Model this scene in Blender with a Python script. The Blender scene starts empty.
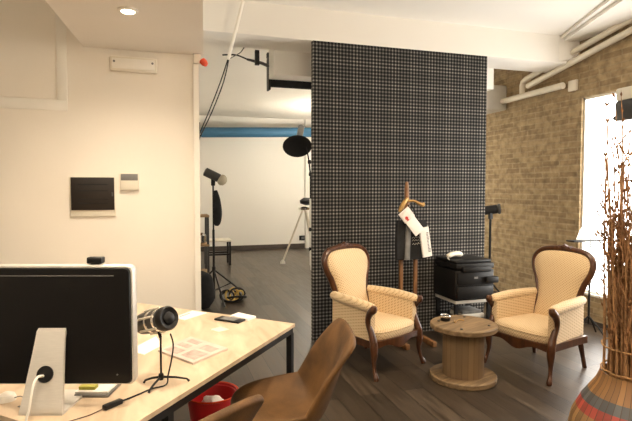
import bpy, bmesh, math, random
from mathutils import Vector, Matrix
random.seed(7)
sc = bpy.context.scene
COL = sc.collection
PI = math.pi
R = math.radians

# ------------------------------------------------------------------ materials
def new_mat(name):
    m = bpy.data.materials.new(name); m.use_nodes = True
    nt = m.node_tree; b = nt.nodes['Principled BSDF']
    return m, nt, b

def mat(name, col, rough=.5, metal=0, var=0.0, scale=8, bump=0.0, bscale=60, spec=None, stretch=(1, 1, 1), emit=None, estr=0):
    m, nt, b = new_mat(name)
    N, L = nt.nodes, nt.links
    b.inputs['Base Color'].default_value = (*col, 1)
    b.inputs['Roughness'].default_value = rough
    b.inputs['Metallic'].default_value = metal
    if spec is not None: b.inputs['Specular IOR Level'].default_value = spec
    if emit:
        b.inputs['Emission Color'].default_value = (*emit, 1); b.inputs['Emission Strength'].default_value = estr
    if var or bump:
        tc = N.new('ShaderNodeTexCoord'); mp = N.new('ShaderNodeMapping'); mp.inputs['Scale'].default_value = stretch
        L.new(tc.outputs['Object'], mp.inputs['Vector'])
    if var:
        nz = N.new('ShaderNodeTexNoise'); nz.inputs['Scale'].default_value = scale; nz.inputs['Detail'].default_value = 5
        L.new(mp.outputs['Vector'], nz.inputs['Vector'])
        rp = N.new('ShaderNodeValToRGB')
        rp.color_ramp.elements[0].position = .3; rp.color_ramp.elements[1].position = .7
        rp.color_ramp.elements[0].color = (*[c*(1-var) for c in col], 1)
        rp.color_ramp.elements[1].color = (*[min(1, c*(1+var)) for c in col], 1)
        L.new(nz.outputs['Fac'], rp.inputs['Fac']); L.new(rp.outputs['Color'], b.inputs['Base Color'])
    if bump:
        n2 = N.new('ShaderNodeTexNoise'); n2.inputs['Scale'].default_value = bscale; n2.inputs['Detail'].default_value = 4
        L.new(mp.outputs['Vector'], n2.inputs['Vector'])
        bp = N.new('ShaderNodeBump'); bp.inputs['Strength'].default_value = bump; bp.inputs['Distance'].default_value = .01
        L.new(n2.outputs['Fac'], bp.inputs['Height']); L.new(bp.outputs['Normal'], b.inputs['Normal'])
    return m

def math_node(nt, op, a, b=None, clamp=False):
    n = nt.nodes.new('ShaderNodeMath'); n.operation = op; n.use_clamp = clamp
    for i, v in enumerate((a, b)):
        if v is None: continue
        if isinstance(v, (int, float)): n.inputs[i].default_value = v
        else: nt.links.new(v, n.inputs[i])
    return n.outputs[0]

def floor_mat():
    m, nt, b = new_mat('floor_planks'); N, L = nt.nodes, nt.links
    tc = N.new('ShaderNodeTexCoord'); sx = N.new('ShaderNodeSeparateXYZ'); L.new(tc.outputs['Object'], sx.inputs[0])
    cb = N.new('ShaderNodeCombineXYZ'); L.new(sx.outputs['Y'], cb.inputs['X']); L.new(sx.outputs['X'], cb.inputs['Y'])
    br = N.new('ShaderNodeTexBrick'); L.new(cb.outputs[0], br.inputs['Vector'])
    br.offset = .37; br.inputs['Scale'].default_value = 1; br.inputs['Brick Width'].default_value = 1.25
    br.inputs['Row Height'].default_value = .17; br.inputs['Mortar Size'].default_value = .0035
    br.inputs['Color1'].default_value = (.026, .019, .013, 1); br.inputs['Color2'].default_value = (.080, .061, .043, 1)
    br.inputs['Mortar'].default_value = (.012, .009, .007, 1)
    mp = N.new('ShaderNodeMapping'); mp.inputs['Scale'].default_value = (2.2, 26, 1); L.new(cb.outputs[0], mp.inputs['Vector'])
    nz = N.new('ShaderNodeTexNoise'); nz.inputs['Scale'].default_value = 1.2; nz.inputs['Detail'].default_value = 7; L.new(mp.outputs[0], nz.inputs['Vector'])
    rp = N.new('ShaderNodeValToRGB'); rp.color_ramp.elements[0].position = .3; rp.color_ramp.elements[1].position = .75
    rp.color_ramp.elements[0].color = (.55, .5, .45, 1); rp.color_ramp.elements[1].color = (1.35, 1.3, 1.25, 1)
    L.new(nz.outputs['Fac'], rp.inputs['Fac'])
    mx = N.new('ShaderNodeMix'); mx.data_type = 'RGBA'; mx.blend_type = 'MULTIPLY'; mx.inputs['Factor'].default_value = 1
    L.new(br.outputs['Color'], mx.inputs['A']); L.new(rp.outputs['Color'], mx.inputs['B'])
    L.new(mx.outputs['Result'], b.inputs['Base Color'])
    b.inputs['Roughness'].default_value = .34
    r = math_node(nt, 'MULTIPLY_ADD', nz.outputs['Fac'], .25); r.node.inputs[2].default_value = .24
    L.new(r, b.inputs['Roughness'])
    bp = N.new('ShaderNodeBump'); bp.inputs['Strength'].default_value = .25; bp.inputs['Distance'].default_value = .004
    h = math_node(nt, 'SUBTRACT', nz.outputs['Fac'], br.outputs['Fac'])
    L.new(h, bp.inputs['Height']); L.new(bp.outputs['Normal'], b.inputs['Normal'])
    return m

def brick_mat():
    m, nt, b = new_mat('old_brick'); N, L = nt.nodes, nt.links
    tc = N.new('ShaderNodeTexCoord'); sx = N.new('ShaderNodeSeparateXYZ'); L.new(tc.outputs['Object'], sx.inputs[0])
    s = math_node(nt, 'ADD', sx.outputs['X'], sx.outputs['Y'])
    cb = N.new('ShaderNodeCombineXYZ'); L.new(s, cb.inputs['X']); L.new(sx.outputs['Z'], cb.inputs['Y'])
    nd = N.new('ShaderNodeTexNoise'); nd.inputs['Scale'].default_value = 6; L.new(cb.outputs[0], nd.inputs['Vector'])
    vm = N.new('ShaderNodeVectorMath'); vm.operation = 'MULTIPLY_ADD'
    L.new(nd.outputs['Color'], vm.inputs[0]); vm.inputs[1].default_value = (.03, .016, 0); L.new(cb.outputs[0], vm.inputs[2])
    br = N.new('ShaderNodeTexBrick'); L.new(vm.outputs[0], br.inputs['Vector'])
    br.inputs['Scale'].default_value = 1; br.inputs['Brick Width'].default_value = .27; br.inputs['Row Height'].default_value = .068
    br.inputs['Mortar Size'].default_value = .010; br.inputs['Mortar Smooth'].default_value = .4; br.inputs['Bias'].default_value = -.25
    br.inputs['Color1'].default_value = (.37, .28, .165, 1); br.inputs['Color2'].default_value = (.235, .165, .092, 1)
    br.inputs['Mortar'].default_value = (.38, .30, .19, 1)
    nz = N.new('ShaderNodeTexNoise'); nz.inputs['Scale'].default_value = 11; nz.inputs['Detail'].default_value = 8; L.new(cb.outputs[0], nz.inputs['Vector'])
    rp = N.new('ShaderNodeValToRGB'); rp.color_ramp.elements[0].position = .3; rp.color_ramp.elements[1].position = .7
    rp.color_ramp.elements[0].color = (.62, .58, .52, 1); rp.color_ramp.elements[1].color = (1.25, 1.22, 1.15, 1)
    L.new(nz.outputs['Fac'], rp.inputs['Fac'])
    mx = N.new('ShaderNodeMix'); mx.data_type = 'RGBA'; mx.blend_type = 'MULTIPLY'; mx.inputs['Factor'].default_value = 1
    L.new(br.outputs['Color'], mx.inputs['A']); L.new(rp.outputs['Color'], mx.inputs['B']); L.new(mx.outputs['Result'], b.inputs['Base Color'])
    b.inputs['Roughness'].default_value = .9
    bp = N.new('ShaderNodeBump'); bp.inputs['Strength'].default_value = .7; bp.inputs['Distance'].default_value = .012
    h = math_node(nt, 'SUBTRACT', nz.outputs['Fac'], br.outputs['Fac'])
    L.new(h, bp.inputs['Height']); L.new(bp.outputs['Normal'], b.inputs['Normal'])
    return m

def plaid_mat():
    m, nt, b = new_mat('glen_plaid'); N, L = nt.nodes, nt.links
    tc = N.new('ShaderNodeTexCoord'); sx = N.new('ShaderNodeSeparateXYZ'); L.new(tc.outputs['Object'], sx.inputs[0])
    u = math_node(nt, 'ADD', sx.outputs['X'], sx.outputs['Y']); v = sx.outputs['Z']
    def step(c, per, duty):
        f = math_node(nt, 'FRACT', math_node(nt, 'DIVIDE', c, per)); return math_node(nt, 'LESS_THAN', f, duty)
    def threads(c):
        band = step(c, .207, .36)
        wide = step(c, .0345, .40)
        amp = math_node(nt, 'ADD', math_node(nt, 'MULTIPLY', band, .32), .68)
        return math_node(nt, 'MULTIPLY', wide, amp)
    a, c = threads(u), threads(v)
    both = math_node(nt, 'MULTIPLY', a, c)
    one = math_node(nt, 'ADD', a, c)
    val = math_node(nt, 'ADD', math_node(nt, 'MULTIPLY', one, .062), math_node(nt, 'MULTIPLY', both, .20))
    rp = N.new('ShaderNodeValToRGB'); rp.color_ramp.elements[0].color = (.009, .0085, .009, 1); rp.color_ramp.elements[1].color = (.86, .81, .73, 1)
    L.new(val, rp.inputs['Fac']); L.new(rp.outputs['Color'], b.inputs['Base Color'])
    b.inputs['Roughness'].default_value = .85; b.inputs['Specular IOR Level'].default_value = .2
    return m

def upholstery_mat():
    m, nt, b = new_mat('cream_upholstery'); N, L = nt.nodes, nt.links
    tc = N.new('ShaderNodeTexCoord')
    sx = N.new('ShaderNodeSeparateXYZ'); L.new(tc.outputs['Object'], sx.inputs[0])
    K = 2*PI/.025
    p = math_node(nt, 'ADD', sx.outputs['X'], math_node(nt, 'MULTIPLY', sx.outputs['Y'], .5))
    q = math_node(nt, 'ADD', sx.outputs['Z'], math_node(nt, 'MULTIPLY', sx.outputs['Y'], .86))
    s1 = math_node(nt, 'SINE', math_node(nt, 'MULTIPLY', math_node(nt, 'ADD', p, q), K))
    s2 = math_node(nt, 'SINE', math_node(nt, 'MULTIPLY', math_node(nt, 'SUBTRACT', p, q), K))
    d = math_node(nt, 'MULTIPLY', math_node(nt, 'ADD', s1, s2), .5)
    rp = N.new('ShaderNodeValToRGB'); rp.color_ramp.elements[0].position = .45; rp.color_ramp.elements[1].position = .75
    rp.color_ramp.elements[0].color = (.66, .50, .30, 1); rp.color_ramp.elements[1].color = (.34, .205, .09, 1)
    L.new(d, rp.inputs['Fac']); L.new(rp.outputs['Color'], b.inputs['Base Color'])
    b.inputs['Roughness'].default_value = .8; b.inputs['Sheen Weight'].default_value = .15
    return m

def wood_mat(name, c1, c2, rough=.45, scale=3, stretch=(1, 12, 12), bump=.1):
    m, nt, b = new_mat(name); N, L = nt.nodes, nt.links
    tc = N.new('ShaderNodeTexCoord'); mp = N.new('ShaderNodeMapping'); mp.inputs['Scale'].default_value = stretch
    L.new(tc.outputs['Object'], mp.inputs['Vector'])
    nz = N.new('ShaderNodeTexNoise'); nz.inputs['Scale'].default_value = scale; nz.inputs['Detail'].default_value = 6; nz.inputs['Distortion'].default_value = .6
    L.new(mp.outputs[0], nz.inputs['Vector'])
    rp = N.new('ShaderNodeValToRGB'); rp.color_ramp.elements[0].position = .3; rp.color_ramp.elements[1].position = .72
    rp.color_ramp.elements[0].color = (*c1, 1); rp.color_ramp.elements[1].color = (*c2, 1)
    L.new(nz.outputs['Fac'], rp.inputs['Fac']); L.new(rp.outputs['Color'], b.inputs['Base Color'])
    b.inputs['Roughness'].default_value = rough
    bp = N.new('ShaderNodeBump'); bp.inputs['Strength'].default_value = bump; bp.inputs['Distance'].default_value = .004
    L.new(nz.outputs['Fac'], bp.inputs['Height']); L.new(bp.outputs['Normal'], b.inputs['Normal'])
    return m

def plank_drum_mat():
    m, nt, b = new_mat('spool_drum_planks'); N, L = nt.nodes, nt.links
    tc = N.new('ShaderNodeTexCoord'); sx = N.new('ShaderNodeSeparateXYZ'); L.new(tc.outputs['Object'], sx.inputs[0])
    an = math_node(nt, 'ARCTAN2', sx.outputs['Y'], sx.outputs['X'])
    t = math_node(nt, 'MULTIPLY', an, 22/(2*PI))
    fl = math_node(nt, 'FLOOR', t); fr = math_node(nt, 'FRACT', t)
    wn = N.new('ShaderNodeTexWhiteNoise'); wn.noise_dimensions = '1D'; L.new(fl, wn.inputs['W'])
    rp = N.new('ShaderNodeValToRGB'); rp.color_ramp.elements[0].color = (.125, .076, .035, 1); rp.color_ramp.elements[1].color = (.215, .135, .064, 1)
    L.new(wn.outputs['Value'], rp.inputs['Fac'])
    gap = math_node(nt, 'GREATER_THAN', fr, .07)
    mx = N.new('ShaderNodeMix'); mx.data_type = 'RGBA'; L.new(gap, mx.inputs['Factor'])
    mx.inputs['A'].default_value = (.09, .05, .02, 1); L.new(rp.outputs['Color'], mx.inputs['B']); L.new(mx.outputs['Result'], b.inputs['Base Color'])
    b.inputs['Roughness'].default_value = .7
    return m

def vase_mat():
    m, nt, b = new_mat('slatted_vase'); N, L = nt.nodes, nt.links
    tc = N.new('ShaderNodeTexCoord'); sx = N.new('ShaderNodeSeparateXYZ'); L.new(tc.outputs['Object'], sx.inputs[0])
    an = math_node(nt, 'ARCTAN2', sx.outputs['Y'], sx.outputs['X'])
    t = math_node(nt, 'MULTIPLY', an, 46/(2*PI)); fl = math_node(nt, 'FLOOR', t); fr = math_node(nt, 'FRACT', t)
    wn = N.new('ShaderNodeTexWhiteNoise'); wn.noise_dimensions = '1D'; L.new(fl, wn.inputs['W'])
    rp = N.new('ShaderNodeValToRGB'); cr = rp.color_ramp; cr.interpolation = 'CONSTANT'
    cr.elements[0].position = 0; cr.elements[0].color = (.33, .19, .075, 1)
    cr.elements[1].position = .285; cr.elements[1].color = (.40, .065, .045, 1)
    for pos, c in ((.335, (.10, .105, .11, 1)), (.385, (.32, .16, .055, 1))):
        e = cr.elements.new(pos); e.color = c
    L.new(sx.outputs['Z'], rp.inputs['Fac'])
    r2 = N.new('ShaderNodeValToRGB'); r2.color_ramp.elements[0].color = (.6, .6, .6, 1); r2.color_ramp.elements[1].color = (1.2, 1.2, 1.2, 1)
    L.new(wn.outputs['Value'], r2.inputs['Fac'])
    mx = N.new('ShaderNodeMix'); mx.data_type = 'RGBA'; mx.blend_type = 'MULTIPLY'; mx.inputs['Factor'].default_value = 1
    L.new(rp.outputs['Color'], mx.inputs['A']); L.new(r2.outputs['Color'], mx.inputs['B'])
    gap = math_node(nt, 'GREATER_THAN', fr, .08)
    m2 = N.new('ShaderNodeMix'); m2.data_type = 'RGBA'; L.new(gap, m2.inputs['Factor'])
    m2.inputs['A'].default_value = (.05, .03, .015, 1); L.new(mx.outputs['Result'], m2.inputs['B']); L.new(m2.outputs['Result'], b.inputs['Base Color'])
    b.inputs['Roughness'].default_value = .5
    bp = N.new('ShaderNodeBump'); bp.inputs['Strength'].default_value = .6; bp.inputs['Distance'].default_value = .004
    L.new(gap, bp.inputs['Height']); L.new(bp.outputs['Normal'], b.inputs['Normal'])
    return m

def glass_mat(name, tint=(1, 1, 1), gloss=.12):
    m = bpy.data.materials.new(name); m.use_nodes = True; nt = m.node_tree; nt.nodes.clear()
    o = nt.nodes.new('ShaderNodeOutputMaterial'); t = nt.nodes.new('ShaderNodeBsdfTransparent'); t.inputs[0].default_value = (*tint, 1)
    g = nt.nodes.new('ShaderNodeBsdfGlossy'); g.inputs['Roughness'].default_value = .05
    x = nt.nodes.new('ShaderNodeMixShader'); x.inputs[0].default_value = gloss
    nt.links.new(t.outputs[0], x.inputs[1]); nt.links.new(g.outputs[0], x.inputs[2]); nt.links.new(x.outputs[0], o.inputs[0])
    return m

M = dict(
    floor=floor_mat(), brick=brick_mat(), plaid=plaid_mat(), uph=upholstery_mat(), drum=plank_drum_mat(), vase=vase_mat(),
    wall=mat('white_plaster', (.80, .75, .67), .85, var=.02, scale=2, bump=.03, bscale=80),
    studio=mat('studio_white', (.84, .82, .77), .85, var=.015, scale=1),
    ceil=mat('ceiling_white', (.82, .79, .73), .9, var=.02, scale=1),
    white_paint=mat('white_paint', (.80, .77, .70), .45, var=.02),
    baseb=mat('dark_baseboard', (.06, .045, .035), .5, var=.2),
    pipe=mat('cream_pipe', (.74, .68, .57), .4, var=.04),
    black=mat('black_plastic', (.007, .0065, .0065), .45, var=.2, scale=20, spec=.3),
    blackm=mat('black_steel', (.008, .0075, .0075), .42, var=.2, scale=20, spec=.3),
    blackrough=mat('black_cloth', (.012, .012, .013), .95, var=.3, scale=20, bump=.2),
    screenback=mat('black_computer_back', (.006, .0055, .0055), .34, var=.1, scale=6, spec=.3),
    alu=mat('brushed_aluminium', (.66, .63, .58), .42, metal=.45, var=.04, scale=30, stretch=(1, 1, 10)),
    chrome=mat('chrome', (.75, .73, .7), .14, metal=1, var=.05),
    desk=wood_mat('birch_desk_top', (.45, .325, .21), (.69, .55, .40), .42, 2.0, (6, 1.5, 6), .03),
    mahog=wood_mat('dark_mahogany', (.035, .012, .005), (.10, .036, .013), .28, 5, (6, 6, 1.5), .06),
    easel=wood_mat('easel_beech', (.16, .07, .028), (.32, .16, .065), .4, 5, (6, 6, 1), .06),
    spool=wood_mat('spool_flange_wood', (.11, .068, .031), (.27, .178, .09), .6, 3.2, (1.2, 9, 9), .2),
    leather=mat('tan_leather', (.105, .051, .016), .65, var=.45, scale=7, spec=.3, bump=.12, bscale=120),
    branch=mat('dry_branch', (.33, .17, .07), .8, var=.45, scale=25),
    bud=mat('dry_bud', (.20, .09, .035), .9, var=.3),
    twine=mat('twine', (.34, .19, .075), .9, var=.3, scale=60),
    paper=mat('white_paper', (.82, .80, .76), .7, var=.02),
    paperpink=mat('magazine_paper', (.56, .47, .41), .35, var=.14, scale=14),
    ink=mat('grey_ink', (.16, .15, .15), .7, var=.1),
    inkpink=mat('printed_mauve', (.42, .31, .27), .4, var=.3, scale=30),
    redink=mat('red_ink', (.55, .03, .03), .6, var=.1),
    blue=mat('blue_paper_roll', (.035, .135, .25), .6, var=.15, scale=5, stretch=(.5, 1, 14)),
    grey=mat('grey_plastic', (.16, .155, .15), .45, var=.1),
    darkgrey=mat('dark_grey_metal', (.06, .058, .055), .4, metal=.3, var=.1),
    greycloth=mat('grey_cloth', (.16, .16, .155), .9, var=.3, scale=12, bump=.2),
    bwindow=mat('smoked_plastic', (.016, .011, .008), .45, var=.1, spec=.3),
    cream=mat('cream_plastic', (.72, .67, .56), .45, var=.03),
    pale=mat('pale_grey_plastic', (.55, .53, .48), .35, var=.05),
    red=mat('red_plastic', (.52, .018, .02), .3, var=.15),
    redlens=mat('red_lens', (.72, .08, .03), .25, var=.1),
    yellow=mat('yellow_cloth', (.62, .42, .09), .7, var=.2),
    yelgreen=mat('yellow_green_pad', (.45, .42, .06), .6, var=.2),
    brass=mat('old_brass', (.48, .29, .10), .4, metal=.6, var=.2),
    plastbag=mat('crumpled_bag', (.72, .66, .62), .5, var=.2, scale=20, bump=.5, bscale=30),
    frost=mat('frosted_dome', (.50, .45, .34), .25, var=.1),
    lamp_soft=mat('lit_added_globe', (1, .9, .7), .5, emit=(1, .85, .6), estr=4, var=.01),
    lamp=mat('lit_lamp', (1, .9, .7), .5, emit=(1, .85, .6), estr=30, var=.01),
    tube=mat('lit_tube', (1, 1, 1), .5, emit=(1, .95, .86), estr=6, var=.01),
    glass=glass_mat('window_glass'), cup=glass_mat('dark_glass', (.25, .22, .2), .2),
    shelfwood=mat('cart_wood', (.30, .19, .09), .6, var=.2),
)

# ------------------------------------------------------------------ mesh helpers
def finish(bm, name, m, parent=None, smooth=True, loc=None, rotz=None, recalc=True, angle=40):
    if recalc: bmesh.ops.recalc_face_normals(bm, faces=bm.faces)
    me = bpy.data.meshes.new(name); bm.to_mesh(me); bm.free()
    mats = m if isinstance(m, (list, tuple)) else [m]
    for x in mats: me.materials.append(x)
    if smooth:
        for p in me.polygons: p.use_smooth = True
        try: me.set_sharp_from_angle(angle=R(angle))
        except Exception: pass
    o = bpy.data.objects.new(name, me); COL.objects.link(o)
    if parent: o.parent = parent
    if loc is not None: o.location = loc
    if rotz is not None: o.rotation_euler = (0, 0, rotz)
    return o

def add_box(bm, x0, x1, y0, y1, z0, z1, bev=0, mi=0, mtx=None):
    vs = [bm.verts.new((x, y, z)) for z in (z0, z1) for x, y in ((x0, y0), (x1, y0), (x1, y1), (x0, y1))]
    fs = [bm.faces.new([vs[i] for i in q]) for q in ((3, 2, 1, 0), (4, 5, 6, 7), (0, 1, 5, 4), (1, 2, 6, 5), (2, 3, 7, 6), (3, 0, 4, 7))]
    for f in fs: f.material_index = mi
    if bev:
        es = list({e for f in fs for e in f.edges})
        r = bmesh.ops.bevel(bm, geom=es, offset=bev, segments=2, affect='EDGES', profile=.5)
        vs = list({v for f in r['faces'] for v in f.verts} | {v for v in vs if v.is_valid})
        for f in r['faces']: f.material_index = mi
    if mtx is not None:
        for v in vs: v.co = mtx @ v.co
    return vs

def add_prism(bm, poly, z0, z1, mi=0):
    a = [bm.verts.new((x, y, z0)) for x, y in poly]; b = [bm.verts.new((x, y, z1)) for x, y in poly]
    n = len(poly)
    fs = [bm.faces.new(a[::-1]), bm.faces.new(b)] + [bm.faces.new((a[i], a[(i+1) % n], b[(i+1) % n], b[i])) for i in range(n)]
    for f in fs: f.material_index = mi

def add_rings(bm, rings, cap=True, mi=0):
    R_ = [[bm.verts.new(p) for p in r] for r in rings]; n = len(R_[0])
    for a, b in zip(R_, R_[1:]):
        for i in range(n):
            f = bm.faces.new((a[i], a[(i+1) % n], b[(i+1) % n], b[i])); f.material_index = mi
    if cap:
        for f in (bm.faces.new(R_[0][::-1]), bm.faces.new(R_[-1])): f.material_index = mi
    return R_

def spline(pts, k=6):
    pts = [Vector(p) for p in pts]; out = []
    for i in range(len(pts)-1):
        p0 = pts[max(i-1, 0)]; p1 = pts[i]; p2 = pts[i+1]; p3 = pts[min(i+2, len(pts)-1)]
        for j in range(k):
            t = j/k
            out.append(.5*((2*p1)+(p2-p0)*t+(2*p0-5*p1+4*p2-p3)*t*t+(3*p1-p0-3*p2+p3)*t**3))
    out.append(pts[-1]); return out

def add_tube(bm, pts, rad, seg=10, k=0, sx=1.0, sy=1.0, mi=0, up=None, square=False):
    if k:
        n = len(pts)
        if isinstance(rad, (list, tuple)):
            rr = [v.x for v in spline([(r, 0, 0) for r in rad], k)]
        else: rr = None
        pts = spline(pts, k); rad = rr if rr else rad
    pts = [Vector(p) for p in pts]
    if not isinstance(rad, (list, tuple)): rad = [rad]*len(pts)
    rings = []; prev = None
    for i, p in enumerate(pts):
        t = (pts[min(i+1, len(pts)-1)]-pts[max(i-1, 0)]).normalized()
        if prev is None:
            u = Vector(up) if up else (Vector((0, 0, 1)) if abs(t.z) < .9 else Vector((1, 0, 0)))
        else: u = prev
        u = (u-t*u.dot(t)).normalized(); w = t.cross(u); prev = u
        ring = []
        for j in range(seg):
            a = 2*PI*j/seg+(PI/4 if square else 0)
            c, s = math.cos(a), math.sin(a)
            ring.append(p+u*(c*rad[i]*sx)+w*(s*rad[i]*sy))
        rings.append(ring)
    add_rings(bm, rings, True, mi)

def add_lathe(bm, prof, seg=32, org=(0, 0, 0), axis=None, mi=0, sc_=1):
    prof = [(r*sc_, z*sc_) for r, z in prof]
    mtx = Matrix.Translation(org)
    if axis is not None: mtx = mtx @ Vector((0, 0, 1)).rotation_difference(Vector(axis)).to_matrix().to_4x4()
    rings = [[mtx @ Vector((r*math.cos(2*PI*j/seg), r*math.sin(2*PI*j/seg), z)) for j in range(seg)] for r, z in prof]
    add_rings(bm, rings, True, mi)

def bm_(): return bmesh.new()
def box(name, m, x0, x1, y0, y1, z0, z1, bev=0, parent=None, **k):
    b = bm_(); add_box(b, x0, x1, y0, y1, z0, z1, bev); return finish(b, name, m, parent, smooth=bev > 0, **k)
def tube(name, m, pts, rad, parent=None, **k):
    b = bm_(); add_tube(b, pts, rad, **k); return finish(b, name, m, parent)
def lathe(name, m, prof, parent=None, **k):
    b = bm_(); add_lathe(b, prof, **k); return finish(b, name, m, parent)

def tag(o, label, cat, group=None, kind=None):
    o['label'] = label; o['category'] = cat
    if group: o['group'] = group
    if kind: o['kind'] = kind
    return o
def thing(name, label, cat, loc=(0, 0, 0), rotz=0, group=None):
    o = bpy.data.objects.new(name, None); COL.objects.link(o); o.empty_display_size = .1
    o.location = loc; o.rotation_euler = (0, 0, rotz)
    return tag(o, label, cat, group)
def struct(o): o['kind'] = 'structure'; return o
def dup(root, loc, rotz, label, group=None):
    r = root.copy(); COL.objects.link(r); r.location = loc; r.rotation_euler = (0, 0, rotz); r['label'] = label
    if group: r['group'] = group
    for ch in list(root.children):
        c = ch.copy(); COL.objects.link(c); c.parent = r
        for g in list(ch.children):
            d = g.copy(); COL.objects.link(d); d.parent = c
    return r

# ------------------------------------------------------------------ the room
CEIL = 3.20
XW = 4.5
struct(box('floor', M['floor'], -3.6, 5.0, -2.6, 12.3, -.1, 0))
struct(box('ceiling', M['ceil'], -3.6, 5.0, -2.6, 12.3, CEIL, CEIL+.1))
struct(box('wall_left', M['wall'], -3.5, .262, 3.92, 4.06, 0, CEIL))
struct(box('wall_studio_left', M['studio'], -.02, .20, 4.06, 12.1, 0, CEIL))
struct(box('wall_back', M['studio'], -.02, 5.0, 12.05, 12.2, 0, CEIL))
struct(box('wall_rear', M['wall'], -3.6, 5.0, -2.6, -2.5, 0, CEIL))
struct(box('wall_far_left', M['wall'], -3.6, -3.5, -2.5, 4.06, 0, CEIL))
# brick wall with its window opening
WY0, WY1, WZ0, WZ1 = 2.55, 4.485, .335, 2.50
b = bm_()
for y0, y1, z0, z1 in ((-2.5, WY0, 0, CEIL), (WY1, 12.05, 0, CEIL), (WY0, WY1, 0, WZ0), (WY0, WY1, WZ1, CEIL)):
    add_box(b, XW, XW+.10, y0, y1, z0, z1)
struct(finish(b, 'wall_right', M['brick'], smooth=False))
b = bm_()
fr = .022; wx0, wx1 = XW+.03, XW+.07
for y0, y1, z0, z1 in ((WY0, WY0+fr, WZ0, WZ1), (WY1-fr, WY1, WZ0, WZ1), (WY0, WY1, WZ0, WZ0+fr), (WY0, WY1, WZ1-fr, WZ1)):
    add_box(b, wx0, wx1, y0, y1, z0, z1)
win = struct(finish(b, 'window_1', M['white_paint'], smooth=False))
box('pane', M['glass'], wx0+.02, wx0+.03, WY0+fr, WY1-fr, WZ0+fr, WZ1-fr, parent=win)
box('sill', M['white_paint'], XW-.01, XW+.03, WY0, WY1, WZ0-.02, WZ0+.003, parent=win)
# fabric-covered partition
struct(box('wall_middle', M['plaid'], 1.403, 3.343, 4.603, 4.66, 0, 2.90))
# beam over it, dropped box behind it
b = bm_(); add_box(b, .20, XW, 4.603, 5.05, 2.90, CEIL); struct(finish(b, 'trim_1', M['ceil'], smooth=False))
struct(box('trim_2', M['ceil'], 1.125, 3.76, 5.05, 5.3, 2.66, CEIL))
# corbel at the beam end
b = bm_()
add_prism(b, [(4.28, 4.603), (4.36, 4.56), (4.42, 4.54), (4.5, 4.535), (4.5, 4.603)], 2.93, CEIL)
struct(finish(b, 'trim_3', M['ceil'], smooth=False))
# boxed-in edge of the ceiling running along the brick wall
b = bm_()
add_prism(b, [(4.33, 4.603), (3.86, 3.4), (3.2, 1.7), (3.2, 1.4), (4.5, 1.4), (4.5, 4.603)], 3.135, CEIL)
add_prism(b, [(4.30, 4.603), (3.78, 3.4), (3.05, 1.7), (3.05, 1.4), (4.5, 1.4), (4.5, 4.603)], 3.17, CEIL)
struct(finish(b, 'trim_4', M['ceil'], smooth=False))
# lowered ceiling over the desk
b = bm_(); add_prism(b, [(-.506, 3.92), (-.572, 3.016), (-.80, -.4), (-.02, -.4), (.231, 2.766), (.326, 3.92)], 2.50, CEIL)
struct(finish(b, 'trim_5', M['wall'], smooth=False))
struct(box('trim_6', M['white_paint'], .248, .29, 3.90, 4.07, 0, 2.43))
struct(box('baseboard_left', M['white_paint'], -3.5, .248, 3.905, 3.92, 0, .08))
struct(box('baseboard_back', M['baseb'], .20, XW, 12.03, 12.05, 0, .11))
struct(box('baseboard_right', M['baseb'], XW-.012, XW, -2.5, 12.03, 0, .05))
struct(box('trim_7', M['studio'], 3.45, 3.75, 11.93, 12.05, 0, CEIL))

# ---- fittings on the left wall
t = thing('access_hatch', 'flush white hatch door high on the left wall', 'hatch', (-1.15, 3.92, 2.6))
b = bm_()
for x0, x1, z0, z1 in ((-.55, .536, -.555, -.483), (-.55, .536, .43, .5), (-.55, -.48, -.483, .43), (.471, .536, -.483, .43)):
    add_box(b, x0, x1, -.011, 0, z0, z1, .002)
finish(b, 'frame', M['white_paint'], t)
box('hatch_door', M['wall'], -.474, .465, -.007, 0, -.477, .424, parent=t)
t = thing('fuse_box', 'dark smoked fuse box cover in white frame on left wall', 'fuse box', (-.46, 3.92, 1.44))
box('back_box', M['cream'], -.15, .15, -.018, 0, -.145, .142, .004, t)
dr = box('cover', M['bwindow'], -.143, .143, -.03, -.018, -.098, .136, .003, t)
box('latch', M['darkgrey'], .125, .135, -.036, -.03, .0, .03, 0, dr)
b = bm_()
for z in (.085, .04, -.02, -.05): add_box(b, -.10, .10, -.032, -.03, z-.004, z+.004)
finish(b, 'ribs', M['black'], dr, smooth=False)
t = thing('thermostat', 'small white thermostat with dark display beside the fuse box', 'thermostat', (-.213, 3.92, 1.547))
box('body', M['cream'], -.065, .065, -.028, 0, -.062, .062, .006, t)
box('display', M['grey'], -.058, .058, -.031, -.028, .008, .055, .001, t)
t = thing('emergency_light', 'white rectangular emergency light under the lowered ceiling', 'emergency light', (-.171, 3.92, 2.39))
box('housing', M['cream'], -.162, .162, -.05, 0, -.052, .052, .012, t)
box('diffuser', M['white_paint'], -.145, .145, -.058, -.05, -.036, .036, .003, t)
for sx in (-1, 1): lathe('indicator', M['grey'], [(.008, 0), (.008, .004)], t, seg=12, org=(sx*.13, -.058, .012), axis=(0, -1, 0))
t = thing('alarm_beacon', 'small white alarm with red lens at the wall corner', 'alarm', (.285, 3.90, 2.47))
box('base', M['cream'], -.035, .02, -.03, 0, -.04, .035, .006, t)
lathe('lens', M['redlens'], [(.0, 0), (.026, 0), (.026, .025), (.018, .045), (.0, .05)], t, seg=16, org=(.03, -.03, -.02), axis=(.5, -.4, -.6))

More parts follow.
